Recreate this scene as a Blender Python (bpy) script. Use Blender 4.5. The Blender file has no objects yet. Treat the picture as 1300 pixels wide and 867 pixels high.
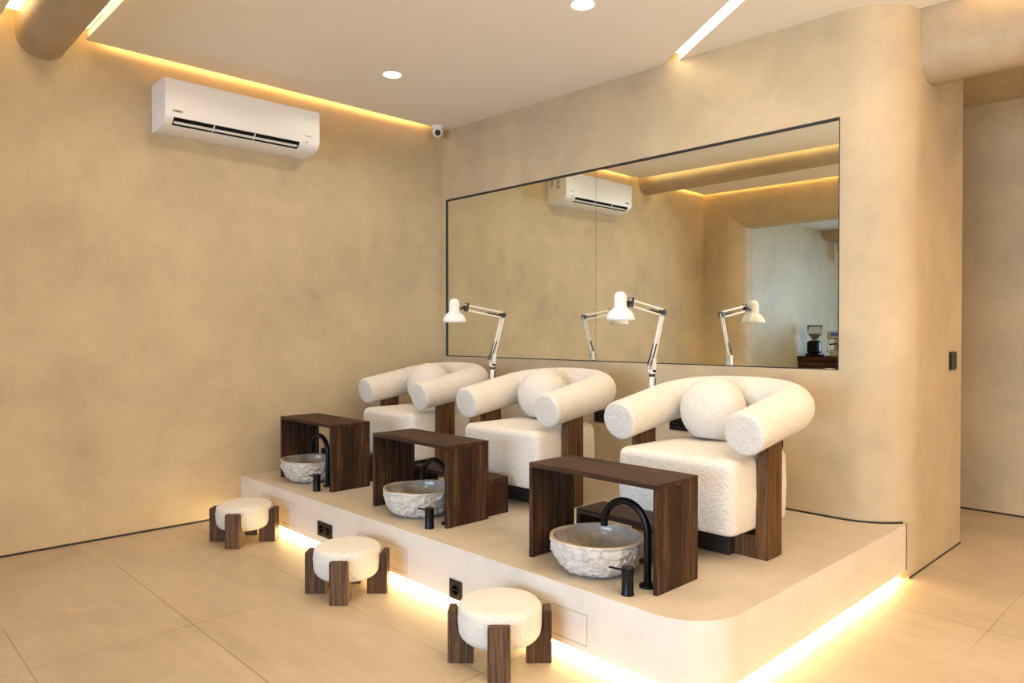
import bpy, bmesh, math, random
from mathutils import Vector, Matrix, noise
PI = math.pi
random.seed(7)
scn = bpy.context.scene
COL = scn.collection
S = 0.285            # top of the platform
H = 3.09             # main ceiling

# ------------------------------------------------------------------ materials
def new_mat(name):
    m = bpy.data.materials.new(name); m.use_nodes = True
    nt = m.node_tree; b = nt.nodes['Principled BSDF']
    return m, nt, b

def coords(nt, scale=(1, 1, 1), rot=(0, 0, 0), kind='Object'):
    tc = nt.nodes.new('ShaderNodeTexCoord'); mp = nt.nodes.new('ShaderNodeMapping')
    mp.inputs['Scale'].default_value = scale; mp.inputs['Rotation'].default_value = rot
    nt.links.new(tc.outputs[kind], mp.inputs['Vector'])
    return mp.outputs['Vector']

def nz(nt, vec, scale, detail=4, rough=.55, dist=0):
    n = nt.nodes.new('ShaderNodeTexNoise')
    n.inputs['Scale'].default_value = scale; n.inputs['Detail'].default_value = detail
    n.inputs['Roughness'].default_value = rough; n.inputs['Distortion'].default_value = dist
    nt.links.new(vec, n.inputs['Vector'])
    return n.outputs['Fac']

def ramp(nt, fac, stops):
    r = nt.nodes.new('ShaderNodeValToRGB')
    el = r.color_ramp.elements
    while len(el) < len(stops): el.new(.5)
    for e, (p, c) in zip(el, stops): e.position = p; e.color = (*c, 1)
    nt.links.new(fac, r.inputs['Fac'])
    return r.outputs['Color']

def mixc(nt, fac, a, b, mode='MIX'):
    m = nt.nodes.new('ShaderNodeMix'); m.data_type = 'RGBA'; m.blend_type = mode
    for sock, v in ((m.inputs[0], fac), (m.inputs[6], a), (m.inputs[7], b)):
        if hasattr(v, 'links'): nt.links.new(v, sock)
        elif isinstance(v, (int, float)): sock.default_value = v
        else: sock.default_value = (*v, 1)
    return m.outputs[2]

def bump(nt, b, h, strength, dist=.01):
    n = nt.nodes.new('ShaderNodeBump'); n.inputs['Strength'].default_value = strength
    n.inputs['Distance'].default_value = dist
    nt.links.new(h, n.inputs['Height']); nt.links.new(n.outputs['Normal'], b.inputs['Normal'])

def plain(name, col, rough=.5, metal=0, spec=.5):
    m, nt, b = new_mat(name)
    b.inputs['Base Color'].default_value = (*col, 1); b.inputs['Roughness'].default_value = rough
    b.inputs['Metallic'].default_value = metal; b.inputs['Specular IOR Level'].default_value = spec
    return m

def plaster(name, dark, mid, light, rough=.62):
    m, nt, b = new_mat(name)
    v = coords(nt)
    a = nz(nt, v, 1.5, 9, .66, .15)
    c = ramp(nt, a, [(.30, dark), (.5, mid), (.70, light)])
    v2 = coords(nt, (1, 1, .85))
    t = nz(nt, v2, 4.5, 9, .66, .25)
    c2 = ramp(nt, t, [(.28, (.90, .89, .88)), (.5, (1, 1, 1)), (.74, (1.06, 1.05, 1.03))])
    nt.links.new(mixc(nt, .8, c, c2, 'MULTIPLY'), b.inputs['Base Color'])
    r = nz(nt, v, 3, 4)
    mr = nt.nodes.new('ShaderNodeMapRange'); mr.inputs['To Min'].default_value = rough - .14; mr.inputs['To Max'].default_value = rough + .14
    nt.links.new(r, mr.inputs['Value']); nt.links.new(mr.outputs[0], b.inputs['Roughness'])
    b.inputs['Specular IOR Level'].default_value = .35
    bump(nt, b, t, .12, .01)
    return m

WALL = plaster('beige_microcement', (.43, .35, .245), (.525, .42, .275), (.605, .49, .32))
BEAM = plaster('grey_beige_plaster', (.36, .275, .18), (.43, .335, .225), (.50, .39, .27), .55)
COOL = plaster('grey_plaster', (.46, .40, .28), (.52, .46, .33), (.58, .52, .38), .5)
CEIL = plain('ceiling_paint', (.86, .81, .75), .85, 0, .2)
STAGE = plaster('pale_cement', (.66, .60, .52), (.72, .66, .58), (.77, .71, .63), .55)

def floor_mat(name, base_d, base_l, bw, bh, ox, oy, joint=.0022):
    m, nt, b = new_mat(name)
    v = coords(nt)
    mp = nt.nodes.new('ShaderNodeMapping'); mp.inputs['Location'].default_value = (ox, oy, 0)
    nt.links.new(v, mp.inputs['Vector'])
    br = nt.nodes.new('ShaderNodeTexBrick')
    br.offset = 0.0; br.offset_frequency = 2; br.squash = 1
    br.inputs['Scale'].default_value = 1; br.inputs['Brick Width'].default_value = bw
    br.inputs['Row Height'].default_value = bh; br.inputs['Mortar Size'].default_value = joint
    br.inputs['Mortar Smooth'].default_value = .1; br.inputs['Bias'].default_value = 0
    br.inputs['Color1'].default_value = (.96, .96, .96, 1); br.inputs['Color2'].default_value = (1.03, 1.03, 1.03, 1)
    br.inputs['Mortar'].default_value = (.42, .36, .30, 1)
    nt.links.new(mp.outputs['Vector'], br.inputs['Vector'])
    a = nz(nt, coords(nt, (.7, 1.5, 1), (0, 0, .35)), 1.7, 8, .62, 1.0)
    c = ramp(nt, a, [(.28, base_d), (.72, base_l)])
    a2 = nz(nt, coords(nt, (.5, 3, 1), (0, 0, .2)), 4, 8, .7, .5)
    c = mixc(nt, .7, c, ramp(nt, a2, [(.3, (.88, .87, .85)), (.7, (1.06, 1.05, 1.04))]), 'MULTIPLY')
    fade = ramp(nt, nz(nt, coords(nt, (1, 1, 1)), .9, 2), [(.42, (.12, .12, .12)), (.60, (1, 1, 1))])
    nt.links.new(mixc(nt, fade, c, mixc(nt, 1, c, br.outputs['Color'], 'MULTIPLY')), b.inputs['Base Color'])
    b.inputs['Roughness'].default_value = .42; b.inputs['Specular IOR Level'].default_value = .35
    inv = nt.nodes.new('ShaderNodeMath'); inv.operation = 'MULTIPLY'; inv.inputs[1].default_value = -1
    nt.links.new(br.outputs['Fac'], inv.inputs[0])
    bump(nt, b, inv.outputs[0], .3, .003)
    return m
# joints lie on y = -0.97 + 0.6 k ; x joints at 4.234 on the row -1.57..-0.97
FLOOR = floor_mat('limestone_floor_tiles', (.42, .325, .22), (.54, .43, .305), 1.24, .62, -4.234 + 6.2, .95 + 6.2)

def wood_mat(name, axis, dark=(.010, .005, .003), mid=(.040, .019, .010), light=(.15, .078, .040)):
    """stretched grain running along one axis"""
    m, nt, b = new_mat(name)
    sc = [26, 26, 26]; sc[axis] = 1.3
    v = coords(nt, tuple(sc))
    a = nz(nt, v, 1.6, 8, .7, .6)
    sc2 = [90, 90, 90]; sc2[axis] = 3
    a2 = nz(nt, coords(nt, tuple(sc2)), 1.5, 4, .7)
    c = ramp(nt, a, [(.30, dark), (.50, mid), (.72, light)])
    c = mixc(nt, .75, c, ramp(nt, a2, [(.38, (.30, .28, .26)), (.58, (1.25, 1.2, 1.1))]), 'MULTIPLY')
    nt.links.new(c, b.inputs['Base Color'])
    b.inputs['Roughness'].default_value = .6; b.inputs['Specular IOR Level'].default_value = .22
    bump(nt, b, a2, .35, .002)
    return m
WOOD_Z = wood_mat('dark_wood_upright', 2)
WOOD_X = wood_mat('dark_wood_along', 0)
POST = wood_mat('walnut_post', 2, (.06, .028, .011), (.125, .060, .024), (.19, .10, .045))
WAL = wood_mat('walnut_leg', 2, (.045, .024, .014), (.11, .060, .034), (.18, .105, .062))

DARKW = plain('black_stained_wood', (.020, .012, .008), .6)
def boucle_mat():
    m, nt, b = new_mat('cream_boucle')
    v = coords(nt)
    vo = nt.nodes.new('ShaderNodeTexVoronoi'); vo.inputs['Scale'].default_value = 95
    w = nt.nodes.new('ShaderNodeVectorMath'); w.operation = 'ADD'
    n = nt.nodes.new('ShaderNodeTexNoise'); n.inputs['Scale'].default_value = 40; n.inputs['Detail'].default_value = 3
    nt.links.new(v, n.inputs['Vector'])
    sc = nt.nodes.new('ShaderNodeVectorMath'); sc.operation = 'SCALE'; sc.inputs['Scale'].default_value = .02
    nt.links.new(n.outputs['Color'], sc.inputs[0]); nt.links.new(v, w.inputs[0]); nt.links.new(sc.outputs[0], w.inputs[1])
    nt.links.new(w.outputs[0], vo.inputs['Vector'])
    c = ramp(nt, vo.outputs['Distance'], [(.0, (.78, .73, .66)), (.75, (.70, .64, .56))])
    big = nz(nt, v, 28, 4, .6)
    c = mixc(nt, .7, c, ramp(nt, big, [(.3, (.96, .96, .96)), (.65, (1.02, 1.02, 1.02))]), 'MULTIPLY')
    nt.links.new(c, b.inputs['Base Color'])
    b.inputs['Roughness'].default_value = .95; b.inputs['Specular IOR Level'].default_value = .1
    b.inputs['Sheen Weight'].default_value = .25; b.inputs['Sheen Roughness'].default_value = .5
    add = nt.nodes.new('ShaderNodeMath'); add.operation = 'SUBTRACT'
    nt.links.new(big, add.inputs[0]); nt.links.new(vo.outputs['Distance'], add.inputs[1])
    bump(nt, b, add.outputs[0], .55, .006)
    return m
BOUCLE = boucle_mat()

def stone_mat(name, inside):
    m, nt, b = new_mat(name)
    v = coords(nt)
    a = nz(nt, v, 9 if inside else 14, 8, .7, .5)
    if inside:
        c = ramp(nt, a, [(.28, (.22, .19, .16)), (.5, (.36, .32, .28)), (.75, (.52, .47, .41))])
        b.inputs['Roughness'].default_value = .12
    else:
        c = ramp(nt, a, [(.28, (.46, .42, .38)), (.5, (.66, .62, .57)), (.75, (.80, .76, .71))])
        b.inputs['Roughness'].default_value = .8
        bump(nt, b, nz(nt, v, 45, 6, .7), .7, .01)
    nt.links.new(c, b.inputs['Base Color'])
    return m
STONE_OUT = stone_mat('rough_chiselled_stone', False)
STONE_IN = stone_mat('polished_stone', True)
RIM = plain('tan_stone_rim', (.50, .36, .24), .35)
BLACK = plain('matt_black_metal', (.008, .008, .009), .32, .6)
BLACKP = plain('black_plastic', (.010, .009, .009), .3)
DARK = plain('dark_void', (.012, .012, .013), .6)
TRIM = plain('dark_shadow_gap', (.015, .014, .012), .5)
WHITE = plain('white_plastic', (.84, .835, .83), .35)
LAMPW = plain('white_enamel', (.85, .82, .80), .22)
GREYP = plain('grey_plastic', (.35, .35, .35), .4)
STEEL = plain('brushed_steel', (.62, .60, .57), .28, 1)
GROOVE = plain('groove_shadow', (.45, .38, .30), .8)
SPRING = plain('dark_spring_steel', (.06, .055, .05), .4, .7)
BLUE = plain('blue_display', (.05, .09, .55), .3)
GLASSY, nt_, b_ = new_mat('smoky_hopper_plastic')
b_.inputs['Base Color'].default_value = (.9, .88, .84, 1); b_.inputs['Transmission Weight'].default_value = .9
b_.inputs['Roughness'].default_value = .05; b_.inputs['IOR'].default_value = 1.1
BEANS = plain('coffee_beans', (.03, .015, .008), .5)
MIRROR, nt_, b_ = new_mat('mirror_glass')
b_.inputs['Base Color'].default_value = (.90, .92, .82, 1); b_.inputs['Metallic'].default_value = 1; b_.inputs['Roughness'].default_value = .0

def emit(name, col, strength):
    m = bpy.data.materials.new(name); m.use_nodes = True
    nt = m.node_tree; nt.nodes.clear()
    e = nt.nodes.new('ShaderNodeEmission'); o = nt.nodes.new('ShaderNodeOutputMaterial')
    e.inputs['Color'].default_value = (*col, 1); e.inputs['Strength'].default_value = strength
    nt.links.new(e.outputs[0], o.inputs['Surface'])
    return m
WARM = (1, .62, .20)
LED_COVE = emit('cove_led', (1, .62, .20), 58)
LED_BEAM = emit('beam_slot_led', (1, .76, .36), 7)
LED_SLOT = emit('slot_led', (1, .80, .48), 13)
LED_STAGE = emit('platform_led', (1, .74, .33), 58)
LED_SPOT = emit('downlight_diffuser', (1, .86, .62), 14)

# ------------------------------------------------------------------ helpers
def obj(name, bm, mat, parent=None, smooth=False, angle=None):
    me = bpy.data.meshes.new(name)
    bmesh.ops.recalc_face_normals(bm, faces=bm.faces)
    bm.to_mesh(me); bm.free()
    mats = mat if isinstance(mat, (list, tuple)) else [mat]
    for m in mats: me.materials.append(m)
    if smooth or angle is not None:
        for p in me.polygons: p.use_smooth = True
        if angle is not None: me.set_sharp_from_angle(angle=math.radians(angle))
    o = bpy.data.objects.new(name, me); COL.objects.link(o)
    if parent: o.parent = parent
    return o

def thing(name, label, cat, loc=(0, 0, 0), rz=0, group=None):
    o = bpy.data.objects.new(name, None); COL.objects.link(o)
    o.location = loc; o.rotation_euler = (0, 0, rz); o.empty_display_size = .1
    o['label'] = label; o['category'] = cat
    if group: o['group'] = group
    return o
def tag(o, label, cat, group=None):
    o['label'] = label; o['category'] = cat
    if group: o['group'] = group
    return o
def struct(name, bm, mat, label, cat, parent=None, **k):
    o = obj(name, bm, mat, parent, **k)
    if parent is None:
        o['kind'] = 'structure'; o['label'] = label; o['category'] = cat
    return o
def copy_tree(o, parent=None):
    c = o.copy(); COL.objects.link(c)
    if parent: c.parent = parent
    for ch in list(o.children): copy_tree(ch, c)
    return c

def box(bm, x0, x1, y0, y1, z0, z1, bev=0, seg=3, mi=0):
    vs = [bm.verts.new(p) for p in ((x0, y0, z0), (x1, y0, z0), (x1, y1, z0), (x0, y1, z0), (x0, y0, z1), (x1, y0, z1), (x1, y1, z1), (x0, y1, z1))]
    fs = [bm.faces.new([vs[i] for i in f]) for f in ((3, 2, 1, 0), (4, 5, 6, 7), (0, 1, 5, 4), (1, 2, 6, 5), (2, 3, 7, 6), (3, 0, 4, 7))]
    for f in fs: f.material_index = mi
    if bev:
        es = list({e for f in fs for e in f.edges})
        r = bmesh.ops.bevel(bm, geom=es, offset=bev, segments=seg, profile=.5, affect='EDGES')
        for f in r['faces']: f.material_index = mi
    return vs
def B(*a, **k):
    bm = bmesh.new(); box(bm, *a, **k); return bm

def prism(bm, pts, a, b, axis='z', mi=0):
    """extrude a closed outline; axis z: pts=(x,y); axis y: pts=(x,z); axis x: pts=(y,z)"""
    def P(p, t): return {'z': (p[0], p[1], t), 'y': (p[0], t, p[1]), 'x': (t, p[0], p[1])}[axis]
    lo = [bm.verts.new(P(p, a)) for p in pts]; hi = [bm.verts.new(P(p, b)) for p in pts]
    n = len(pts); fs = [bm.faces.new(lo[::-1]), bm.faces.new(hi)]
    for i in range(n): fs.append(bm.faces.new((lo[i], lo[(i + 1) % n], hi[(i + 1) % n], hi[i])))
    for f in fs: f.material_index = mi
    return fs

def lathe(bm, prof, n=48, c=(0, 0, 0), cap=True, mi=0, M=None):
    rings = []
    for r, z in prof:
        if r < 1e-6: rings.append([bm.verts.new((c[0], c[1], c[2] + z))])
        else: rings.append([bm.verts.new((c[0] + r * math.cos(2 * PI * i / n), c[1] + r * math.sin(2 * PI * i / n), c[2] + z)) for i in range(n)])
    for A, Bn in zip(rings, rings[1:]):
        for i in range(n):
            j = (i + 1) % n
            if len(A) == 1 and len(Bn) == 1: continue
            if len(A) == 1: f = bm.faces.new((A[0], Bn[j], Bn[i]))
            elif len(Bn) == 1: f = bm.faces.new((A[i], A[j], Bn[0]))
            else: f = bm.faces.new((A[i], A[j], Bn[j], Bn[i]))
            f.material_index = mi
    if cap:
        for R in (rings[0], rings[-1]):
            if len(R) > 1: f = bm.faces.new(R); f.material_index = mi
    if M is not None:
        for R in rings:
            for v in R: v.co = M @ v.co
    return rings

def tube(bm, pts, rad, n=16, caps=True, mi=0, endround=0):
    """sweep a circle along pts; rad is a number or list; endround rounds both ends"""
    P = [Vector(p) for p in pts]; R = list(rad) if isinstance(rad, (list, tuple)) else [rad] * len(P)
    if endround:
        t0 = (P[0] - P[1]).normalized(); t1 = (P[-1] - P[-2]).normalized(); k = 5; e = endround
        pre = [(P[0] + t0 * (-e + e * math.sin(a)), R[0] - e + e * math.cos(a)) for a in [PI / 2 * i / k for i in range(k, -1, -1)]]
        post = [(P[-1] + t1 * (-e + e * math.sin(a)), R[-1] - e + e * math.cos(a)) for a in [PI / 2 * i / k for i in range(0, k + 1)]]
        mid = [(p, r) for p, r in zip(P, R)][1:-1]
        allp = pre + mid + post; P = [a for a, _ in allp]; R = [b for _, b in allp]
    T = []
    for i in range(len(P)):
        a = P[max(i - 1, 0)]; b = P[min(i + 1, len(P) - 1)]; T.append((b - a).normalized())
    up = Vector((0, 0, 1)) if abs(T[0].z) < .9 else Vector((1, 0, 0))
    N = (up - T[0] * up.dot(T[0])).normalized(); rings = []
    for i, p in enumerate(P):
        N = (N - T[i] * N.dot(T[i])).normalized(); Bn = T[i].cross(N)
        rings.append([bm.verts.new(p + (N * math.cos(2 * PI * j / n) + Bn * math.sin(2 * PI * j / n)) * R[i]) for j in range(n)])
    for A, C in zip(rings, rings[1:]):
        for j in range(n):
            f = bm.faces.new((A[j], A[(j + 1) % n], C[(j + 1) % n], C[j])); f.material_index = mi
    if caps:
        for Rg in (rings[0], rings[-1]):
            f = bm.faces.new(Rg); f.material_index = mi
def bar(bm, a, b, w, t, mi=0):
    """rectangular bar from a to b"""
    a = Vector(a); b = Vector(b); d = (b - a).normalized()
    s = d.cross(Vector((1, 0, 0))) if abs(d.x) < .9 else d.cross(Vector((0, 0, 1)))
    s.normalize(); u = d.cross(s).normalized()
    q = [s * w / 2 + u * t / 2, -s * w / 2 + u * t / 2, -s * w / 2 - u * t / 2, s * w / 2 - u * t / 2]
    lo = [bm.verts.new(a + k) for k in q]; hi = [bm.verts.new(b + k) for k in q]
    fs = [bm.faces.new(lo[::-1]), bm.faces.new(hi)] + [bm.faces.new((lo[i], lo[(i + 1) % 4], hi[(i + 1) % 4], hi[i])) for i in range(4)]
    for f in fs: f.material_index = mi

def arc(cx, cy, r, a0, a1, n=12):
    return [(cx + r * math.cos(math.radians(a0 + (a1 - a0) * i / n)), cy + r * math.sin(math.radians(a0 + (a1 - a0) * i / n))) for i in range(n + 1)]

def text_mesh(name, body, size, mat, parent, M):
    cu = bpy.data.curves.new(name, 'FONT'); cu.body = body; cu.size = size; cu.extrude = .0006
    cu.align_x = 'LEFT'; cu.offset = .0006
    t = bpy.data.objects.new(name + '_src', cu); COL.objects.link(t)
    bpy.context.view_layer.update()
    me = bpy.data.meshes.new_from_object(t.evaluated_get(bpy.context.evaluated_depsgraph_get()))
    bpy.data.objects.remove(t); bpy.data.curves.remove(cu)
    me.transform(M); me.materials.clear(); me.materials.append(mat); me.name = name
    o = bpy.data.objects.new(name, me); COL.objects.link(o); o.parent = parent
    return o

# ------------------------------------------------------------------ the shell
X1 = 7.6; YF = -4.31; YC = 2.10; TOP = 3.30
struct('floor', B(-.3, 8.2, -10.2, YC + .3, -.12, 0), FLOOR, 'beige large-format stone tile floor', 'floor')
struct('wall_left', B(-.3, 0, YF - .1, .0, 0, TOP), WALL, 'beige mottled plaster wall behind the air conditioner', 'wall')

# back wall: rounded right end, shallow recess for the mirror
MX0, MX1, MZ0, MZ1, MD = .048, 3.456, 1.098, 2.476, .030
bm = bmesh.new()
curve = arc(3.47, .30, .30, -90, 0, 20)
outline = [(3.47, 0)] + curve[1:] + [(3.77, 1.08), (2.3, 1.08), (-.3, 1.08), (-.3, 0), (0, 0)]
n = len(outline)
lo = [bm.verts.new((x, y, 0)) for x, y in outline]; hi = [bm.verts.new((x, y, TOP)) for x, y in outline]
for i in range(n - 1): bm.faces.new((lo[i], lo[i + 1], hi[i + 1], hi[i]))
bm.faces.new(lo[::-1]); bm.faces.new(hi)
hf = [bm.verts.new((x, 0, z)) for x, z in ((MX0, MZ0), (MX1, MZ0), (MX1, MZ1), (MX0, MZ1))]
hb = [bm.verts.new((x, MD, z)) for x, z in ((MX0, MZ0), (MX1, MZ0), (MX1, MZ1), (MX0, MZ1))]
oc = [lo[-1], lo[0], hi[0], hi[-1]]
for i in range(4):
    j = (i + 1) % 4
    bm.faces.new((oc[i], oc[j], hf[j], hf[i])); bm.faces.new((hf[i], hf[j], hb[j], hb[i]))
bm.faces.new(hb)
struct('wall_back', bm, WALL, 'beige plaster wall with rounded end that holds the long mirror', 'wall', angle=35)

struct('wall_corridor', B(2.2, X1 + .3, YC, YC + .3, 0, TOP), WALL, 'plain beige plaster wall at the far side of the passage', 'wall')
struct('wall_corridor_end', B(2.2, 2.3, 1.08, YC, 0, TOP), WALL, 'beige end wall of the passage', 'wall')
struct('wall_right', B(X1, X1 + .3, YF, YC, 0, TOP), WALL, 'beige plaster wall on the right of the room', 'wall')

# front wall with a wide, soft-edged opening
bm = bmesh.new()
OX0, OX1, OZ, FT, RR = .50, 6.6, 2.645, .36, .24
yb = YF - FT
def uring(o, y): return [bm.verts.new(p) for p in ((OX0 - o, y, 0), (OX0 - o, y, OZ + o), (OX1 + o, y, OZ + o), (OX1 + o, y, 0))]
rings = [uring(RR * (1 - math.sin(a)), YF - RR * (1 - math.cos(a))) for a in [PI / 2 * i / 14 for i in range(15)]] + [uring(0, yb)]
for A, C in zip(rings, rings[1:]):
    for i in range(3): bm.faces.new((A[i], A[i + 1], C[i + 1], C[i]))
of = [bm.verts.new(p) for p in ((0, YF, 0), (0, YF, TOP), (X1, YF, TOP), (X1, YF, 0))]
ob = [bm.verts.new(p) for p in ((0, yb, 0), (0, yb, TOP), (X1, yb, TOP), (X1, yb, 0))]
for i in range(3):
    bm.faces.new((of[i], of[i + 1], rings[0][i + 1], rings[0][i])); bm.faces.new((ob[i], rings[-1][i], rings[-1][i + 1], ob[i + 1]))
    bm.faces.new((of[i], ob[i], ob[i + 1], of[i + 1]))
struct('wall_front', bm, WALL, 'beige plaster wall with wide soft-edged opening to the coffee area', 'wall', angle=30)

# main ceiling: left part, right part and what lies past the slanting slot
CT = .035
def zc(x): return H - .002 - .0125 * x
def tilt(bm):
    for v in bm.verts: v.co.z += zc(v.co.x) - H
    return bm
sd = Vector((.825, -.565)).normalized(); sl = Vector((2.312, 0)); sr = Vector((2.440, 0)); L = 3.2
sle = sl + sd * L; sre = sr + sd * L
GX = .065; YB0 = -2.815; YB1 = -3.25
bm = bmesh.new()
prism(bm, [(GX, YB0), (sle.x, YB0), (sle.x, sle.y), (sl.x, 0), (.0, .0), (0, -.10), (GX, -.10)], H, H + CT)
prism(bm, [(sle.x, YB0), (X1, YB0), (X1, .12), (4.02, .12), (4.02, .265), (3.765, .265), (3.75, .18), (3.68, .085), (3.58, .02), (3.47, -.0), (sr.x, 0), (sre.x, sre.y), (sle.x, sle.y)], H, H + CT)
tilt(bm); struct('ceiling', bm, CEIL, 'smooth pale ceiling panel with a slanting light slot', 'ceiling')
struct('ceiling_front', tilt(B(GX, X1, YF + .065, YB1, H, H + CT)), CEIL, 'pale ceiling strip in front of the round beam', 'ceiling')
struct('ceiling_roof', B(-.3, 8.2, -10.2, YC + .3, TOP, TOP + .1), CEIL, 'upper slab hidden above the ceiling panels', 'ceiling')
struct('ceiling_corridor', B(2.3, X1, .78, YC, 2.957, 2.957 + CT), WALL, 'beige ceiling of the passage', 'ceiling')

# round beams
bm = bmesh.new()
prism(bm, [(-2.898, TOP)] + [(-2.898, 3.09)] + arc(-3.031, 3.062, .133, 0, -180, 24) + [(-3.164, 3.09), (-3.164, TOP)], -.02, X1, 'x')
struct('beam_front', bm, BEAM, 'rounded plaster beam meeting the left wall', 'beam', angle=40)
bm = bmesh.new()
prism(bm, [(.272, TOP)] + arc(.272 + .165, 2.675 + .165, .165, 180, 360, 24) + [(.602, TOP)], 3.765, X1, 'x')
o = struct('beam_right', bm, BEAM, 'rounded plaster beam leaving the wall end on the right', 'beam', angle=40)

# led strips
def led(name, bm, mat, label):
    return struct(name, bm, mat, label, 'light strip')
led('trim_1', B(.085, .10, YB0 + .10, -.22, H + CT + .005, H + CT + .02), LED_COVE, 'warm light strip in the cove over the left wall')
led('trim_2', tilt(B(.14, X1 - .1, -2.885, -2.820, H + .045, H + .055)), LED_BEAM, 'warm light strip beside the round beam, back side')
led('trim_3', tilt(B(.14, X1 - .1, -3.245, -3.170, H + .045, H + .055)), LED_BEAM, 'warm light strip beside the round beam, front side')
led('trim_4', tilt(B(.12, X1 - .1, YF + .085, YF + .10, H + CT + .005, H + CT + .02)), LED_COVE, 'warm light strip over the front wall')
led('trim_5', B(.085, .10, YF + .1, YB1 - .05, H + CT + .005, H + CT + .02), LED_COVE, 'warm light strip at the far end of the left wall')
bm = bmesh.new()
prism(bm, [tuple(sl + sd * .14), tuple(sr + sd * .02), tuple(sre - sd * .02), tuple(sle - sd * .02)], H + CT + .001, H + CT + .010)
led('trim_6', tilt(bm), LED_SLOT, 'bright diffuser of the slanting ceiling slot')
led('trim_7', tilt(B(4.08, X1 - .1, .085, .10, H + CT + .01, H + CT + .03)), LED_COVE, 'warm light strip above the right beam')

# second room behind the opening
SX = .30; H2 = 2.90
struct('wall_side', B(0, SX, -9.9, yb, 0, TOP), COOL, 'grey-beige plaster wall of the coffee area', 'wall')
struct('ceiling_cafe', B(SX, 8.0, -9.9, yb, H2, H2 + .1), plain('cafe_ceiling_paint', (.74, .74, .72), .8), 'white ceiling of the coffee area', 'ceiling')
struct('wall_cafe_right', B(8.0, 8.2, -9.9, yb, 0, TOP), COOL, 'right wall of the coffee area', 'wall')
bm = bmesh.new()
for a in ((0, 1.6, 0, TOP), (7.4, 8.2, 0, TOP), (1.6, 7.4, 0, .12), (1.6, 7.4, 2.7, TOP)): box(bm, a[0], a[1], -10.2, -9.9, a[2], a[3])
struct('wall_cafe_front', bm, COOL, 'street wall of the coffee area around its window', 'wall')
bm = bmesh.new()
for x in (1.6, 3.5, 5.4, 7.34): box(bm, x, x + .06, -10.0, -9.93, .12, 2.7)
for z in (.12, 2.64): box(bm, 1.6, 7.4, -10.0, -9.93, z, z + .06)
struct('window_1', bm, BLACKP, 'large black framed street window', 'window')
bm = bmesh.new(); prism(bm, [(-7.28, H2 + .02)] + arc(-7.38, 2.86, .10, 0, -90, 8) + arc(-7.62, 2.86, .10, -90, -180, 8) + [(-7.72, H2 + .02)], SX - .01, 8.0, 'x')
struct('beam_cafe', bm, BEAM, 'rounded beam under the coffee area ceiling', 'beam', angle=40)

# platform: raised body on a recessed lit base
def stage_outline(inset, r, back=0.13):
    x = 3.752 - inset; y = -1.838 + inset
    return [(.003, y)] + arc(x - r, y + r, r, -90, 0, 16) + [(x, .145)] + arc(3.47, .30, .303, -28, -90, 10)[1:] + [(.003, -.003)]
bm = bmesh.new()
prism(bm, stage_outline(0, .22), .040, S)
st = thing('platform', 'raised pale cement platform with rounded corner and lit base, carrying the armchairs', 'platform')
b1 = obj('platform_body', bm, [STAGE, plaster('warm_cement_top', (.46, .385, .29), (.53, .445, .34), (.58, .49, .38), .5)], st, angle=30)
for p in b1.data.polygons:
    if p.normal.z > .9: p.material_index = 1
bm = bmesh.new(); prism(bm, stage_outline(.045, .18), 0, .040)
obj('recessed_base', bm, STAGE, st, angle=30)
# led ribbon running round the base
bm = bmesh.new()
o1 = stage_outline(.040, .185)[:19]; o2 = stage_outline(.046, .18)[:19]
for i in range(len(o1) - 1):
    a, b2 = o1[i], o1[i + 1]
    q = [bm.verts.new((a[0], a[1], .006)), bm.verts.new((b2[0], b2[1], .006)), bm.verts.new((b2[0], b2[1], .034)), bm.verts.new((a[0], a[1], .034))]
    bm.faces.new(q)
obj('light_strip', bm, LED_STAGE, st)
# access panels cut in the riser, drawn as fine grooves
def groove_rect(x0, x1, z0, z1, sides='tlrb'):
    bm = bmesh.new(); y0 = -1.8390; y1 = -1.836; w = .003
    if 't' in sides: box(bm, x0, x1, y0, y1, z1 - w, z1)
    if 'b' in sides: box(bm, x0, x1, y0, y1, z0, z0 + w)
    if 'l' in sides: box(bm, x0, x0 + w, y0, y1, z0, z1)
    if 'r' in sides: box(bm, x1 - w, x1, y0, y1, z0, z1)
    return obj('access_panel', bm, GROOVE, st)
groove_rect(.36, .81, .07, .215)
groove_rect(1.55, 2.02, .065, .19)
groove_rect(2.78, 3.22, .065, .19)

# skirting shadow lines
struct('baseboard_left', B(0, .004, YF, -1.80, 0, .012), TRIM, 'thin dark joint along the foot of the left wall', 'joint')
struct('baseboard_corridor', B(2.3, X1, YC - .004, YC, 0, .012), TRIM, 'thin dark joint along the foot of the passage wall', 'joint')
bm = bmesh.new(); box(bm, 0, 3.47, -.004, 0, S, S + .010)
cc = arc(3.47, .30, .304, -90, -29, 12); ci = arc(3.47, .30, .298, -90, -29, 12)
prism(bm, cc + ci[::-1], S, S + .010)
struct('baseboard_back', bm, TRIM, 'thin dark joint between platform and back wall', 'joint')
struct('baseboard_right', B(3.77, 3.774, .14, 1.08, 0, .008), TRIM, 'thin dark joint at the foot of the wall end', 'joint')

struct('trim_8', B(3.752, 3.7545, .147, .152, .04, S + .006), TRIM, 'thin dark upright joint where the platform side meets the wall end', 'joint')

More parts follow.
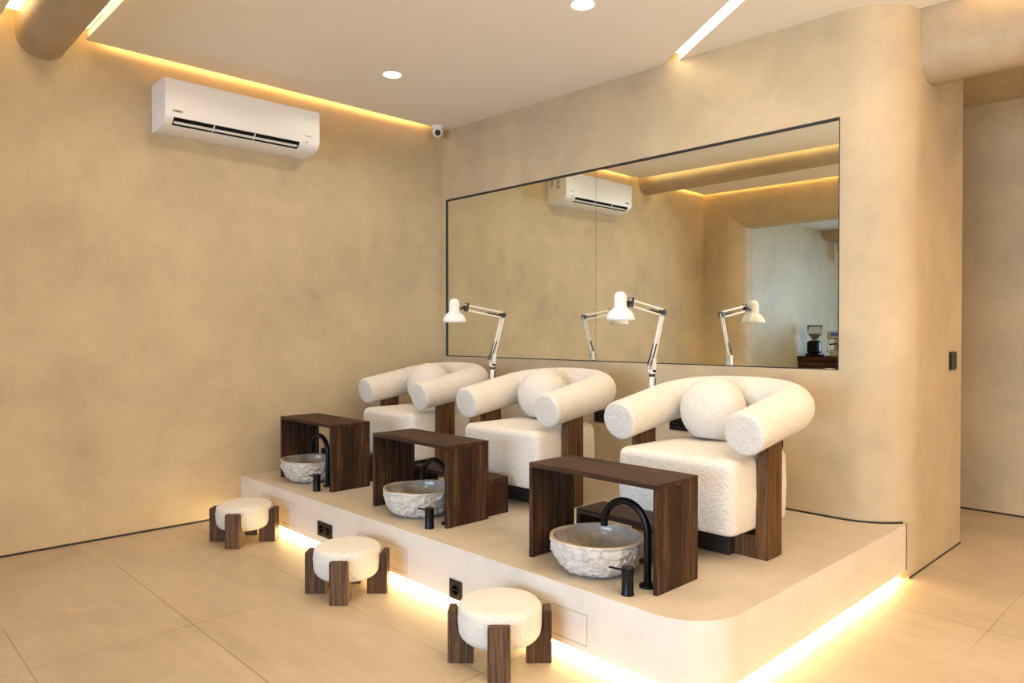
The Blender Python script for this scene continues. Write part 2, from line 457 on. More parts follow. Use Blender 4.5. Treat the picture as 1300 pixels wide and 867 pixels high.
# ------------------------------------------------------------------ mirror
mr = thing('wall_mirror', 'long two-pane mirror with thin black edge on the back wall', 'mirror', (0, 0, 0))
XS = 1.742; fy0, fy1 = .012, MD - .001
bm = B(MX0 + .006, XS - .0015, fy0, fy1 - .001, MZ0 + .006, MZ1 - .006); obj('mirror_pane', bm, MIRROR, mr)
bm = B(XS + .0015, MX1 - .006, fy0, fy1 - .001, MZ0 + .006, MZ1 - .006); obj('mirror_pane', bm, MIRROR, mr)
bm = bmesh.new(); e = .005
box(bm, MX0 + .0005, MX0 + e, -.001, fy1, MZ0 + .0005, MZ1 - .0005); box(bm, MX1 - e, MX1 - .0005, -.001, fy1, MZ0 + .0005, MZ1 - .0005)
box(bm, MX0 + e, MX1 - e, -.001, fy1, MZ0 + .0005, MZ0 + e); box(bm, MX0 + e, MX1 - e, -.001, fy1, MZ1 - .012, MZ1 - .0005)
obj('frame', bm, TRIM, mr)

# ------------------------------------------------------------------ armchairs
def make_chair(label, x, y):
    t = thing('armchair', label, 'armchair', (x, y, S), 0, 'cream armchairs on the platform')
    # seat block: stacked rounded outlines
    bm = bmesh.new()
    w, d, z0, z1, er = .315, .60, .128, .458, .042
    def rr_ring(i, z):
        P = []
        for (cx_, cy_, r_, a0) in ((w - .05, .05, .05, -90), (w - .13, d - .13, .13, 0), (-w + .13, d - .13, .13, 90), (-w + .05, .05, .05, 180)):
            ri = max(r_ - i, .004); k = 0 if i <= r_ - .004 else (i - r_ + .004)
            sx_ = 1 if cx_ > 0 else -1; sy_ = -1 if cy_ < .2 else 1
            P += arc(cx_ - sx_ * k, cy_ - sy_ * k, ri, a0, a0 + 90, 8)
        return [bm.verts.new((x_, y_, z)) for x_, y_ in P]
    lev = [(.02, z0), (.006, z0 + .006), (0, z0 + .02), (-.004, (z0 + z1) / 2)] + [(er - er * math.cos(a), z1 - er + er * math.sin(a)) for a in [PI / 2 * i / 7 for i in range(8)]] + [(.09, z1 + .008), (.15, z1 + .013), (.22, z1 + .015)]
    rg = [rr_ring(i, z) for i, z in lev]
    for A, C in zip(rg, rg[1:]):
        for k in range(len(A)): bm.faces.new((A[k], A[(k + 1) % len(A)], C[(k + 1) % len(A)], C[k]))
    bm.faces.new(rg[0]); bm.faces.new(rg[-1])
    obj('seat', bm, BOUCLE, t, angle=60)
    # the bent roll that is back and arms
    bm = bmesh.new(); cx, cyy, cz, yc, dep, bz, rr = .337, .045, .862 - S, .455, .258, .968 - S, .098
    def pz_(y_): return cz + (bz - cz) * (y_ - cyy) / (yc + dep - cyy)
    pts = []
    for k in range(0, 9): y_ = cyy + (yc - cyy) * k / 9; pts.append((-cx, y_, pz_(y_)))
    for i in range(0, 41):
        a = -PI / 2 + PI * i / 40; e_ = .90
        sx_ = math.copysign(abs(math.sin(a)) ** e_, math.sin(a)); y_ = yc + dep * max(math.cos(a), 0) ** e_
        pts.append((cx * sx_, y_, pz_(y_)))
    for k in range(8, -1, -1): y_ = cyy + (yc - cyy) * k / 9; pts.append((cx, y_, pz_(y_)))
    rads = [rr + .006 * max(0, min(1, (p[1] - .15) / .35)) for p in pts]
    tube(bm, pts, rads, 32, endround=.020)
    obj('bolster_back', bm, BOUCLE, t, angle=70)
    # L shaped wooden supports
    for s in (-1, 1):
        bm = bmesh.new()
        pr = [(.318, .10), (.318, .53), (.372, .53), (.372, 0), (.13, 0), (.13, .10)]
        pr = [(s * a, b2) for a, b2 in pr]
        prism(bm, pr, .205, .345, 'y')
        bmesh.ops.bevel(bm, geom=[e for e in bm.edges], offset=.004, segments=2, affect='EDGES')
        obj('side_post', bm, POST, t, angle=35)
    # plinth under the seat, with its rear foot
    obj('plinth', B(-.21, .21, .16, .50, 0, .1285, bev=.004), DARKW, t)
    obj('rear_foot', B(-.05, .05, .50, .74, 0, .035, bev=.003), WOOD_X, t)
    return t
chairs = [make_chair('cream boucle armchair nearest the camera, beside the rounded wall end', 3.165, -1.18)]
c = copy_tree(chairs[0]); c.location = (1.928, -1.12, S); c.rotation_euler.z = math.radians(1.5); c['label'] = 'cream boucle armchair in the middle of the row, between the two tall white lamps'; chairs.append(c)
c = copy_tree(chairs[0]); c.location = (.685, -1.072, S); c['label'] = 'cream boucle armchair at the far end of the row beside the left wall'; chairs.append(c)

# round cushions
def make_ball(r=.165):
    bm = bmesh.new()
    bmesh.ops.create_uvsphere(bm, u_segments=48, v_segments=32, radius=r)
    for v in bm.verts:
        if v.co.z < -r * .82: v.co.z = -r * .82 - (abs(v.co.z) - r * .82) * .25
    return obj('round_cushion', bm, BOUCLE, None, smooth=True)
zb_ = S + .458 + .013 + .165 * .92
ball = tag(make_ball(), 'round cream cushion on the armchair nearest the rounded wall end', 'cushion', 'round cushions on the armchairs')
ball.location = (3.105, -.705, zb_)
for (x, y, l) in ((1.875, -.67, 'round cream cushion on the middle armchair'), (.665, -.66, 'round cream cushion on the far armchair by the left wall')):
    c = ball.copy(); COL.objects.link(c); c.location = (x, y, zb_); c['label'] = l

# ------------------------------------------------------------------ wooden tables over the basins
def make_table(label, x, y):
    w, d, h, t_ = .695, .29, .430, .021
    t = thing('wooden_table', label, 'table', (x + w / 2, y + d / 2, S), 0, 'dark wooden bridge tables over the basins')
    obj('table_top', B(-w / 2, w / 2, -d / 2, d / 2, h - t_, h, bev=.002, seg=1), WOOD_X, t)
    for s in (-1, 1):
        a, b2 = sorted((s * w / 2, s * (w / 2 - t_)))
        obj('side_panel', B(a, b2, -d / 2, d / 2, 0, h - t_, bev=.002, seg=1), WOOD_Z, t)
    return t
t3 = make_table('dark wooden bridge table nearest the camera, in front of the nearest armchair', 2.75, -1.688)
t2 = copy_tree(t3); t2.location = (1.437 + .3475, -1.665 + .145, S); t2['label'] = 'dark wooden bridge table in front of the middle armchair'
t1 = copy_tree(t3); t1.location = (.258 + .3475, -1.66 + .145, S); t1['label'] = 'dark wooden bridge table at the far end, closest to the left wall'

def make_step(name, label, x0, x1, y0, y1, h):
    t = thing('footrest_step', label, 'footrest', ((x0 + x1) / 2, (y0 + y1) / 2, S), 0, 'low wooden steps behind the basins')
    w = x1 - x0; d = y1 - y0; k = .024
    obj('step_top', B(-w / 2, w / 2, -d / 2, d / 2, h - k, h, bev=.002, seg=1), WOOD_X, t)
    for s in (-1, 1):
        a, b2 = sorted((s * w / 2, s * (w / 2 - k)))
        obj('side_panel', B(a, b2, -d / 2, d / 2, 0, h - k, bev=.002, seg=1), WOOD_Z, t)
    return t
make_step('', 'low dark wooden step behind the nearest stone basin', 2.7795, 3.30, -1.396, -1.19, .178)
make_step('', 'low dark wooden step jutting out right of the middle bridge table', 1.43, 2.095, -1.372, -1.19, .205)
make_step('', 'low dark wooden step behind the far stone basin', .30, .835, -1.368, -1.235, .178)

# ------------------------------------------------------------------ stone basins
def make_bowl(label, x, y, r, h, seed):
    t = thing('stone_basin', label, 'basin', (x, y, S), 0, 'rough stone basins on the platform')
    n = 160
    def rr(a): return r * (1 + .035 * noise.noise(Vector((math.cos(a) * 1.2 + seed, math.sin(a) * 1.2, 0))))
    def zz(a): return .010 * noise.noise(Vector((math.cos(a) * 1.1, math.sin(a) * 1.1 + seed, 4)))
    bm = bmesh.new(); rings = []
    K = 40
    for k in range(K + 1):
        u = k / K
        ang = u * PI / 2
        pr = .38 + .62 * math.sin(ang) ** .8; pz = h * (1 - math.cos(ang) ** 1.0) if u > 0 else 0
        ring = []
        for i in range(n):
            a = 2 * PI * i / n
            rad = rr(a) * pr; z = pz + zz(a) * u
            p = Vector((math.cos(a) * rad, math.sin(a) * rad, z))
            amp = .0 if k >= K - 1 else (.011 if k > 0 else .004)
            q = p * 42 + Vector((seed, 0, 0))
            dd = (noise.noise(q) * .8 + abs(noise.noise(q * 1.9)) * 1.1 - .55 + noise.noise(q * 4.3) * .35) * amp
            p += Vector((math.cos(a), math.sin(a), -.4 if k else 0)) * dd
            if p.z < 0: p.z = 0
            ring.append(bm.verts.new(p))
        rings.append(ring)
    for A, C in zip(rings, rings[1:]):
        for i in range(n): bm.faces.new((A[i], A[(i + 1) % n], C[(i + 1) % n], C[i]))
    bm.faces.new(rings[0])
    outer_top = rings[-1]
    # rim and inside as their own materials in the same solid
    rim = []
    for i in range(n):
        a = 2 * PI * i / n; rad = rr(a) - .016
        rim.append(bm.verts.new((math.cos(a) * rad, math.sin(a) * rad, h + zz(a) + .001)))
    for i in range(n):
        f = bm.faces.new((outer_top[i], outer_top[(i + 1) % n], rim[(i + 1) % n], rim[i])); f.material_index = 1
    prev = rim
    for k in range(1, 15):
        ang = PI / 2 * (1 - k / 15)
        ring = []
        for i in range(n):
            a = 2 * PI * i / n; rad = (rr(a) - .016) * (math.sin(ang) ** .75)
            ring.append(bm.verts.new((math.cos(a) * rad, math.sin(a) * rad, .028 + (h - .027 + zz(a)) * (1 - math.cos(ang)) )))
        for i in range(n):
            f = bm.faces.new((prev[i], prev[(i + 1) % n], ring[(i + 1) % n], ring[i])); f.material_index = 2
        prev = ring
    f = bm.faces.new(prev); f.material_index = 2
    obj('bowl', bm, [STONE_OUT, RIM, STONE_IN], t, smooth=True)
    bm = bmesh.new(); lathe(bm, [(0, .028), (.022, .028), (.022, .033), (.014, .036), (0, .036)], 24)
    obj('drain', bm, BLACK, t, angle=40)
    return t
make_bowl('rough stone basin under the nearest bridge table', 3.080, -1.605, .204, .150, 1.3)
make_bowl('rough stone basin under the middle bridge table', 1.768, -1.575, .204, .150, 5.1)
make_bowl('rough stone basin under the far bridge table by the left wall', .495, -1.56, .195, .150, 9.7)

def make_faucet(label, x, y):
    t = thing('gooseneck_faucet', label, 'faucet', (x, y, S), 0, 'black gooseneck faucets')
    pts = [(0, 0, .004), (0, 0, .10), (0, 0, .215)] + [(-.11 + .11 * math.cos(a), 0, .215 + .11 * math.sin(a)) for a in [PI * i / 24 for i in range(1, 25)]] + [(-.22, 0, .205)]
    bm = bmesh.new(); tube(bm, pts, .0155, 20); obj('spout', bm, BLACK, t, angle=50)
    bm = bmesh.new(); lathe(bm, [(.034, 0), (.034, .006), (.03, .011), (.0, .011)], 28); obj('base_flange', bm, BLACK, t, angle=40)
    return t
fa = make_faucet('black gooseneck faucet over the nearest stone basin', 3.355, -1.625)
f2 = copy_tree(fa); f2.location = (2.055, -1.60, S); f2['label'] = 'black gooseneck faucet over the middle stone basin'
f1 = copy_tree(fa); f1.location = (.765, -1.575, S); f1['label'] = 'black gooseneck faucet over the far stone basin'

def make_valve(label, x, y):
    t = thing('mixer_valve', label, 'valve', (x, y, S), 0, 'black mixer valves beside the basins')
    bm = bmesh.new(); lathe(bm, [(.0255, 0), (.0255, .006), (.0235, .010), (.0235, .072), (.022, .074), (.022, .077), (.0245, .079), (.0245, .105), (.022, .108), (0, .108)], 28)
    obj('valve_body', bm, BLACK, t, angle=35)
    bm = bmesh.new(); tube(bm, [(-.018, 0, .092), (-.085, -.008, .090)], .0045, 10); obj('lever', bm, BLACK, t, angle=50)
    return t
v3 = make_valve('short black mixer valve with side lever in front of the nearest basin', 3.352, -1.752)
v2 = copy_tree(v3); v2.location = (2.056, -1.722, S); v2['label'] = 'short black mixer valve with side lever in front of the middle basin'
v1 = copy_tree(v3); v1.location = (.842, -1.70, S); v1['label'] = 'short black mixer valve with side lever in front of the far basin'

# ------------------------------------------------------------------ stools
def make_stool(label, x, y, rz):
    t = thing('low_stool', label, 'stool', (x, y, 0), rz, 'round cream stools on the floor')
    R_ = .168; z0, z1 = .082, .236
    prof = [(0, z0 - .004), (R_ - .06, z0)] + [(R_ - .055 + .055 * math.sin(a), z0 + .055 - .055 * math.cos(a)) for a in [PI / 2 * i / 7 for i in range(1, 8)]] + \
           [(R_ + .003, (z0 + z1) / 2 + .02)] + [(R_ - .032 + .032 * math.cos(a), z1 - .032 + .032 * math.sin(a)) for a in [PI / 2 * i / 7 for i in range(0, 8)]] + [(R_ * .5, z1 + .004), (0, z1 + .005)]
    bm = bmesh.new(); lathe(bm, prof, 64); obj('seat_cushion', bm, BOUCLE, t, smooth=True)
    for k in range(4):
        bm = bmesh.new()
        pr = [(.105, 0), (.205, 0), (.205, .207), (.176, .207), (.170, .195), (.171, .150), (.166, .122), (.150, .098), (.128, .082), (.105, .076)]
        prism(bm, pr, -.043, .043, 'y')
        bmesh.ops.bevel(bm, geom=[e for e in bm.edges if max(v.co.x for v in e.verts) > .2], offset=.003, segments=2, affect='EDGES')
        bmesh.ops.rotate(bm, verts=bm.verts, matrix=Matrix.Rotation(k * PI / 2, 3, 'Z'))
        obj('leg', bm, WAL, t, angle=35)
    return t
rz = math.radians(-44)
s3 = make_stool('round cream stool nearest the camera, below the single black socket', 2.95, -2.055, rz)
s2 = copy_tree(s3); s2.location = (1.862, -2.09, 0); s2['label'] = 'round cream stool in the middle, below the double black socket'
s1 = copy_tree(s3); s1.location = (.620, -2.08, 0); s1['label'] = 'round cream stool farthest away, beside the left wall'

# ------------------------------------------------------------------ standing task lamps
def make_lamp(label, bx, by, ey, ez, jx, jy, jz, hx, hy):
    t = thing('task_lamp', label, 'lamp', (bx, by, S), 0, 'white jointed task lamps behind the chairs')
    def Lc(x, y, z): return Vector((x - bx, y - by, z - S))
    zb = 1.10
    bm = bmesh.new(); lathe(bm, [(.12, 0), (.12, .010), (.11, .018), (.02, .022), (.0, .022)], 40); obj('floor_base', bm, LAMPW, t, angle=40)
    bm = bmesh.new(); tube(bm, [(0, 0, .02), (0, 0, 1.045 - S)], .0165, 20); obj('pole', bm, LAMPW, t, angle=50)
    bm = bmesh.new(); tube(bm, [(.014, .004, .45), (.020, .004, .80 - .05)], .004, 8); tube(bm, [(0, 0, 1.042 - S), (0, 0, 1.058 - S)], .0185, 16); obj('cable', bm, SPRING, t)
    # bracket
    bm = bmesh.new(); tube(bm, [(0, 0, 1.055 - S), (0, 0, 1.085 - S)], .014, 16)
    for s in (-.014, .014): bar(bm, (s, .0, 1.07 - S), (s, .004, 1.15 - S), .036, .004)
    box(bm, -.016, .016, -.02, .02, 1.068 - S, 1.082 - S)
    obj('bracket', bm, LAMPW, t, angle=40)
    # lower arm: two parallel bars with springs
    a0 = Lc(bx, by - .012, zb + .01); a1 = Lc(bx, by + .018, zb + .035)
    e0 = Lc(bx, ey - .014, ez); e1 = Lc(bx, ey + .016, ez + .018)
    bm = bmesh.new()
    bar(bm, a0, e0, .011, .011); bar(bm, a1, e1, .011, .011)
    obj('lower_arm', bm, LAMPW, t)
    bm = bmesh.new()
    for s in (-.011, .011):
        o_ = Vector((s, -.018, .0)); tube(bm, [a0 + o_, a0.lerp(e0, .42) + Vector((s, .0, 0))], .0042, 8)
    obj('spring', bm, SPRING, t)
    # elbow
    bm = bmesh.new()
    for s in (-.013, .013):
        M = Matrix.Translation((e0 + e1) / 2 + Vector((s, 0, .004))) @ Matrix.Rotation(PI / 2, 4, 'Y')
        lathe(bm, [(.018, -.003), (.018, .003)], 20, M=M)
    obj('elbow_joint', bm, SPRING, t, angle=40)
    # upper arm
    j0 = Lc(jx, jy, jz); j1 = j0 + Vector((0, .004, -.036))
    bm = bmesh.new(); u0 = (e0 + e1) / 2 + Vector((0, 0, .022)); u1 = (e0 + e1) / 2 + Vector((0, -.004, -.014))
    bar(bm, u0, j0, .011, .011); bar(bm, u1, j1, .011, .011)
    obj('upper_arm', bm, LAMPW, t)
    bm = bmesh.new()
    for s in (-.011, .011):
        tube(bm, [u1 + Vector((s, 0, .012)), u1.lerp(j1, .42) + Vector((s, 0, .012))], .004, 8)
    obj('spring', bm, SPRING, t)
    # head joint
    h = Lc(hx, hy, 0); h.z = 0
    bm = bmesh.new()
    for s in (-.012, .012):
        bar(bm, j0 + Vector((s, .014, .012)), j1 + Vector((s, -.004, -.008)), .018, .003)
    M = Matrix.Translation(j0.lerp(j1, .5) + Vector((0, -.012, 0))) @ Matrix.Rotation(PI / 2, 4, 'Y')
    lathe(bm, [(.011, -.018), (.011, .018)], 16, M=M)
    zc = 1.450 - S
    q = Vector((h.x, h.y, zc))
    bar(bm, j0.lerp(j1, .5), q + (j0 - q).normalized() * .035, .012, .012)
    obj('head_joint', bm, SPRING, t, angle=40)
    # shade: hood and bell, open below
    zt = 1.535 - S
    pf = [(0, 0), (.012, -.001), (.022, -.005), (.030, -.013), (.0345, -.025), (.0355, -.04), (.0355, -.085), (.040, -.094), (.052, -.101), (.064, -.113), (.074, -.130), (.080, -.148), (.0825, -.163), (.0805, -.163), (.078, -.148), (.070, -.128), (.058, -.112), (.036, -.097), (.030, -.09), (0, -.088)]
    bm = bmesh.new(); lathe(bm, pf, 48, (h.x, h.y, zt), cap=False); obj('lamp_shade', bm, LAMPW, t, smooth=True)
    bm = bmesh.new(); lathe(bm, [(0, -.088), (.014, -.09), (.016, -.105), (.027, -.125), (.027, -.138), (.018, -.150), (0, -.153)], 24, (h.x, h.y, zt)); obj('bulb', bm, plain('opal_bulb', (.85, .85, .8), .3), t, smooth=True)
    return t
make_lamp('tall white jointed task lamp standing between the middle and nearest armchairs', 2.545, -.44, -.335, 1.412, 2.545, -.655, 1.492, 2.55, -.755)
make_lamp('tall white jointed task lamp standing between the far and middle armchairs', 1.250, -.54, -.44, 1.418, 1.250, -.79, 1.495, 1.255, -.895)

# ------------------------------------------------------------------ air conditioner
def make_ac(label, x, y0, y1, zt, group='white wall air conditioners'):
    """hangs on a wall facing +x; y0..y1 along the wall; zt top"""
    t = thing('air_conditioner', label, 'air conditioner', (x, (y0 + y1) / 2, zt - .31), 0, group)
    h = (y1 - y0) / 2
    full = [(0, .004), (0, .31), (.236, .31), (.248, .304), (.252, .292), (.252, .092), (.244, .066), (.226, .042), (.195, .022), (.15, .010), (.08, .0)]
    notch = [(0, .004), (0, .31), (.236, .31), (.248, .304), (.252, .292), (.252, .092), (.244, .066), (.190, .080), (.165, .055), (.197, .0233), (.195, .022), (.15, .010), (.08, .0)]
    bm = bmesh.new()
    prism(bm, full, -h, -h + .055, 'y'); prism(bm, full, h - .15, h, 'y'); prism(bm, notch, -h + .055, h - .15, 'y')
    obj('casing', bm, WHITE, t, angle=25)
    bm = bmesh.new()
    for (a, b2) in (((.2425, .0655), (.1912, .0788)), ((.1912, .0788), (.1672, .0550)), ((.1672, .0550), (.1965, .0245))):
        bm.faces.new([bm.verts.new(p) for p in ((a[0], -h + .0565, a[1]), (b2[0], -h + .0565, b2[1]), (b2[0], h - .1515, b2[1]), (a[0], h - .1515, a[1]))])
    for yy in (-h + .0565, h - .1515):
        bm.faces.new([bm.verts.new((px, yy, pz)) for px, pz in ((.2425, .0655), (.1912, .0788), (.1672, .055), (.1965, .0245), (.224, .043))])
    obj('vent_interior', bm, DARK, t)
    bm = bmesh.new(); prism(bm, [(.218, .0475), (.222, .0440), (.208, .0335), (.203, .0350)], -h + .065, h - .16, 'y')
    obj('louver', bm, WHITE, t, angle=30)
    for k in (.30, .62):
        bm = bmesh.new(); yy = -h + .055 + k * (2 * h - .205); prism(bm, [(.240, .0640), (.232, .066), (.198, .029), (.204, .028), (.226, .0450)], yy - .003, yy + .003, 'y')
        obj('louver_support', bm, WHITE, t)
    M = Matrix(((0, 0, 1, .2523), (1, 0, 0, -h + .045), (0, 1, 0, .098), (0, 0, 0, 1)))
    text_mesh('brand_lettering', 'DAIKIN', .018, BLACKP, t, M)
    M = Matrix(((0, 0, 1, .2523), (1, 0, 0, h - .115), (0, 1, 0, .112), (0, 0, 0, 1)))
    text_mesh('small_lettering', 'INVERTER', .011, GREYP, t, M)
    bm = bmesh.new(); M = Matrix.Translation((.2475, h - .10, .074)) @ Matrix.Rotation(PI / 2, 4, 'Y'); lathe(bm, [(.006, -.003), (.006, .003)], 12, M=M); obj('signal_light', bm, GREYP, t)
    # rating stickers on the right end
    paper = plain('sticker_paper', (.62, .60, .56), .5)
    for (a, b2, c, d, n_, st_) in ((.03, .075, .17, .29, 6, .018), (.115, .165, .14, .29, 3, .048)):
        sk = obj('rating_sticker', B(a, b2, h, h + .001, c, d), paper, t)
        for i in range(n_): obj('sticker_print', B(a + .006, b2 - .006, h + .001, h + .0015, c + .01 + i * st_, c + .01 + i * st_ + st_ * .42), GREYP, sk)
    return t
make_ac('white wall air conditioner on the left wall under the glowing ceiling edge', 0, -2.418, -1.345, 2.92)
make_ac('white wall air conditioner in the coffee area, seen only in the mirror', SX, -8.55, -7.75, 2.74)

# ------------------------------------------------------------------ security camera in the corner
t = thing('security_camera', 'small white dome security camera in the ceiling corner', 'security camera', (.10, -.13, H))
bm = bmesh.new(); lathe(bm, [(0, 0), (.052, 0), (.052, -.018), (.047, -.024), (0, -.024)], 32); obj('mounting_ring', bm, WHITE, t, angle=40)
bm = bmesh.new(); bmesh.ops.create_uvsphere(bm, u_segments=32, v_segments=20, radius=.046)
bmesh.ops.translate(bm, verts=bm.verts, vec=(0, 0, -.052)); obj('camera_ball', bm, WHITE, t, smooth=True)
d_ = Vector((4.95, -3.9, -1.75)).normalized(); M = Matrix.Translation(Vector((0, 0, -.056)) + d_ * .028) @ d_.to_track_quat('Z', 'Y').to_matrix().to_4x4()
bm = bmesh.new(); lathe(bm, [(.026, 0), (.026, .016), (.022, .021), (0, .021)], 28, M=M); obj('lens_window', bm, BLACKP, t, angle=40)

# ------------------------------------------------------------------ downlights
def make_down(label, x, y):
    t = thing('recessed_downlight', label, 'downlight', (x, y, zc(x)), 0, 'round recessed ceiling downlights')
    bm = bmesh.new(); lathe(bm, [(.062, -.001), (.070, -.003), (.072, 0)], 40, cap=False); lathe(bm, [(.062, -.001), (.058, .0)], 40, cap=False); obj('trim_ring', bm, WHITE, t, angle=40)
    bm = bmesh.new(); lathe(bm, [(0, -.0015), (.060, -.0015)], 40, cap=False); obj('diffuser', bm, LED_SPOT, t)
    return t
d0 = make_down('round recessed downlight in the ceiling to the right of the air conditioner', .893, -1.147)
def more_down(x, y, l):
    c = copy_tree(d0); c.location = (x, y, zc(x)); c['label'] = l
more_down(2.521, -1.047, 'round recessed downlight above the mirror, cut by the top of the view')

# ------------------------------------------------------------------ sockets and switch
def socket(name, label, cx, cz, w, h, holes, loc_y, facing=-1):
    t = thing(name, label, 'socket', (cx, loc_y, cz))
    bm = B(-w / 2, w / 2, -.008, 0, -h / 2, h / 2, bev=.002, seg=2); obj('cover_plate', bm, BLACKP, t)
    for hx in holes:
        bm = bmesh.new(); M = Matrix.Translation((hx, -.0085, 0)) @ Matrix.Rotation(PI / 2, 4, 'X')
        lathe(bm, [(.024, 0), (.024, .003), (.021, .003), (.020, -.0005), (0, -.0005)], 28, M=M, cap=False); s = obj('socket_well', bm, BLACK, t, angle=40)
        bm = bmesh.new()
        for k in (-.0095, .0095):
            M = Matrix.Translation((hx + k, -.0092, 0)) @ Matrix.Rotation(PI / 2, 4, 'X'); lathe(bm, [(0, .0006), (.0026, .0006), (.0026, 0)], 12, M=M, cap=False)
        obj('pin_hole', bm, GREYP, s)
    return t
socket('wall_socket', 'double black socket on the platform riser between the far and middle stools', 1.195, .128, .165, .088, (-.040, .040), -1.838)
socket('wall_socket', 'single black socket on the platform riser between the middle and nearest stools', 2.415, .085, .090, .092, (0,), -1.838)
socket('wall_socket', 'black socket on the back wall seen under the arm of the nearest armchair', 2.445, .715, .135, .088, (-.03, .03), 0)
socket('wall_socket', 'black socket on the back wall right of the middle armchair', 1.812, .712, .135, .088, (-.03, .03), 0)
socket('wall_socket', 'black socket on the back wall mostly behind the nearest armchair', 3.085, .685, .12, .088, (-.03, .03), 0)
t = thing('light_switch', 'small black light switch on the right wall end', 'switch', (3.77, .885, 1.135))
obj('cover_plate', B(0, .009, -.062, .062, -.055, .055, bev=.002, seg=2), BLACKP, t)
for s in (-1, 1): obj('rocker', B(.009, .013, s * .029 - .026, s * .029 + .026, -.045, .045, bev=.001, seg=1), BLACK, t)

# ------------------------------------------------------------------ coffee area seen in the mirror
t = thing('coffee_counter', 'dark wooden coffee counter in the room behind the camera, seen in the mirror', 'counter', (1.05, -6.75, 0))
obj('counter_body', B(-.72, .95, -.33, .33, 0, .90, bev=.003, seg=1), WOOD_X, t)
obj('counter_top', B(-.74, .97, -.35, .35, .90, .96, bev=.003, seg=1), WOOD_X, t)
t = thing('coffee_grinder', 'black coffee grinder with clear bean hopper on the wooden counter', 'grinder', (.50, -6.56, .96))
bm = bmesh.new(); box(bm, -.10, .10, -.10, .10, 0, .045, bev=.01); box(bm, -.088, .088, -.06, .09, .045, .225, bev=.03, seg=4); lathe(bm, [(.085, .20), (.070, .235), (.035, .235), (0, .235)], 28); obj('grinder_body', bm, BLACK, t, angle=40)
bm = bmesh.new(); box(bm, .07, .15, -.05, .05, .0, .028, bev=.006); obj('dosing_tray', bm, BLACK, t)
bm = bmesh.new(); lathe(bm, [(.03, .235), (.035, .25), (.100, .325), (.106, .44), (.103, .44), (.097, .327), (.032, .252), (.027, .237)], 32, cap=False); obj('bean_hopper', bm, GLASSY, t, smooth=True)
bm = bmesh.new(); lathe(bm, [(0, .24), (.028, .243), (.031, .255), (.093, .325), (.05, .332), (0, .334)], 28); obj('coffee_beans', bm, BEANS, t, angle=50)
bm = bmesh.new(); lathe(bm, [(0, .458), (.108, .455), (.110, .44), (0, .44)], 32); obj('hopper_lid', bm, BLACK, t, angle=40)
t = thing('espresso_machine', 'steel espresso machine with blue display on the wooden counter', 'espresso machine', (.955, -6.60, .96))
bm = bmesh.new(); box(bm, -.19, .25, -.17, .17, .0, .10, bev=.01); box(bm, -.17, .23, -.17, .05, .10, .27, bev=.01); box(bm, -.22, .28, -.17, .19, .26, .37, bev=.015); obj('machine_body', bm, STEEL, t, angle=40)
obj('display', B(-.16, .04, .191, .195, .30, .345), BLUE, t)
for gx in (-.08, .12):
    bm = bmesh.new(); lathe(bm, [(.035, .18), (.04, .26), (0, .26)], 24, (gx, .12, 0)); obj('group_head', bm, STEEL, t, angle=40)
bm = bmesh.new(); tube(bm, [(-.08, .14, .19), (-.13, .30, .18)], .012, 12); obj('portafilter_handle', bm, BLACK, t)
bm = bmesh.new(); tube(bm, [(-.20, .10, .27), (-.23, .14, .20), (-.22, .16, .06)], .006, 10); obj('steam_wand', bm, STEEL, t, smooth=True)
for k in range(3):
    bm = bmesh.new(); tube(bm, [(-.1 + k * .1, 0, .37), (-.1 + k * .1, 0, .43)], .03, 16); obj('top_cap', bm, STEEL, t, angle=40)

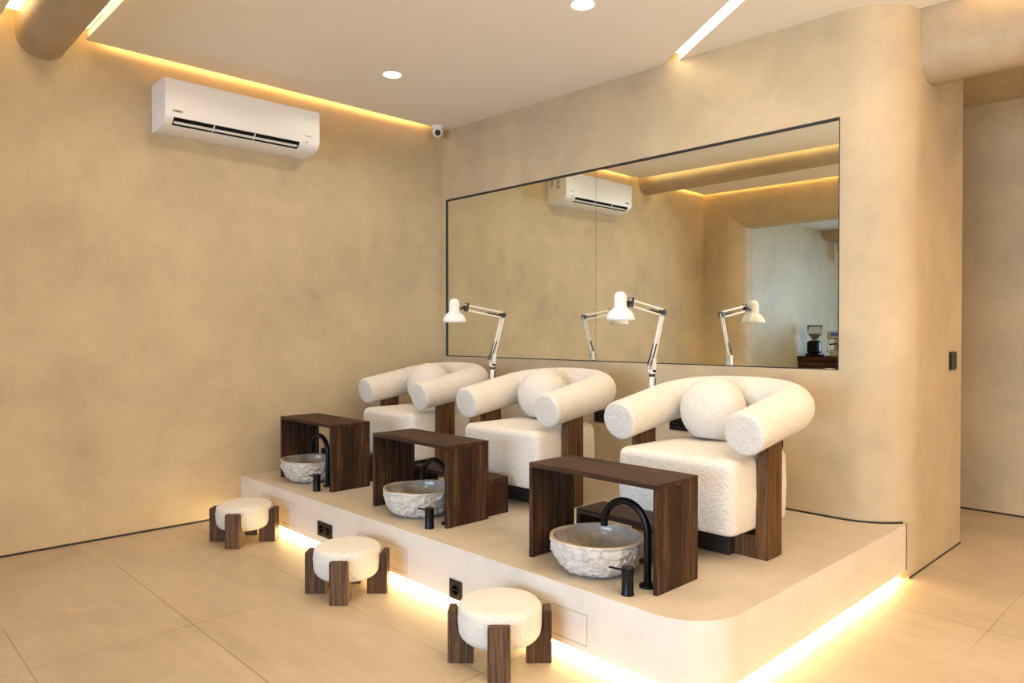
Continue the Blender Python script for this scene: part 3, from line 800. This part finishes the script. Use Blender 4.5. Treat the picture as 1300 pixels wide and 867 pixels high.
# ------------------------------------------------------------------ light
def area(name, loc, rot, sx, sy, power, col, spread=PI, shape='RECTANGLE'):
    l = bpy.data.lights.new(name, 'AREA'); l.shape = shape; l.size = sx; l.size_y = sy; l.energy = power; l.color = col; l.spread = spread
    o = bpy.data.objects.new(name, l); COL.objects.link(o); o.location = loc; o.rotation_euler = rot; return o
# daylight through the street window of the coffee area
area('daylight_window', (4.5, -9.85, 1.45), (PI / 2, 0, 0), 5.6, 2.4, 215, (.50, .72, 1.0), math.radians(110))
# downlights: a ceiling grid of recessed spots
for i, (x, y) in enumerate(((.893, -1.147), (2.521, -1.047), (4.6, -1.1), (6.4, -1.1), (1.0, -2.3), (2.7, -2.3), (4.5, -2.35), (6.4, -2.3), (5.5, .9), (7.0, 1.5))):
    zl = zc(x) - .012 if y < .2 else 2.94
    area('downlight_lamp', (x, y, zl), (0, 0, 0), .11, .11, 5.8 if y < .2 else 17, (1, .86, .68) if y < .2 else (1, .70, .38), math.radians(150), 'DISK')
area('soft_fill_right', (7.52, -1.6, 1.5), (0, PI / 2, 0), 2.4, 4.4, 34, (1, .92, .80))  # added soft fill in front of the solid right wall, no window there
area('ceiling_fill', (5.9, -2.5, 1.9), (PI, 0, 0), 1.0, 2.2, 160, (1, .88, .70))  # added out of view, no fitting; lifts the ceiling and upper walls
area('cafe_fill', (4, -6, 2.85), (0, 0, 0), 1.0, 1.0, 40, (1, .85, .65))  # unseen warm fill added to the coffee area, without a fitting
w = bpy.data.worlds.new('world'); scn.world = w; w.use_nodes = True
w.node_tree.nodes['Background'].inputs['Color'].default_value = (.7, .82, 1, 1)
w.node_tree.nodes['Background'].inputs['Strength'].default_value = .6

# ------------------------------------------------------------------ camera
cam = bpy.data.cameras.new('camera'); co = bpy.data.objects.new('camera', cam); COL.objects.link(co)
cam.sensor_width = 36; cam.lens = 915 / 1300 * 36; cam.clip_start = .05
yaw = math.atan2(948, 915); pitch = math.atan2(10.5, 915)
co.location = (5.0457, -4.0105, 1.30)
co.rotation_euler = (PI / 2 - pitch, 0, yaw)
scn.camera = co
scn.view_settings.view_transform = 'Standard'
scn.view_settings.look = 'None'
scn.view_settings.exposure = 0
scn.view_settings.gamma = 1
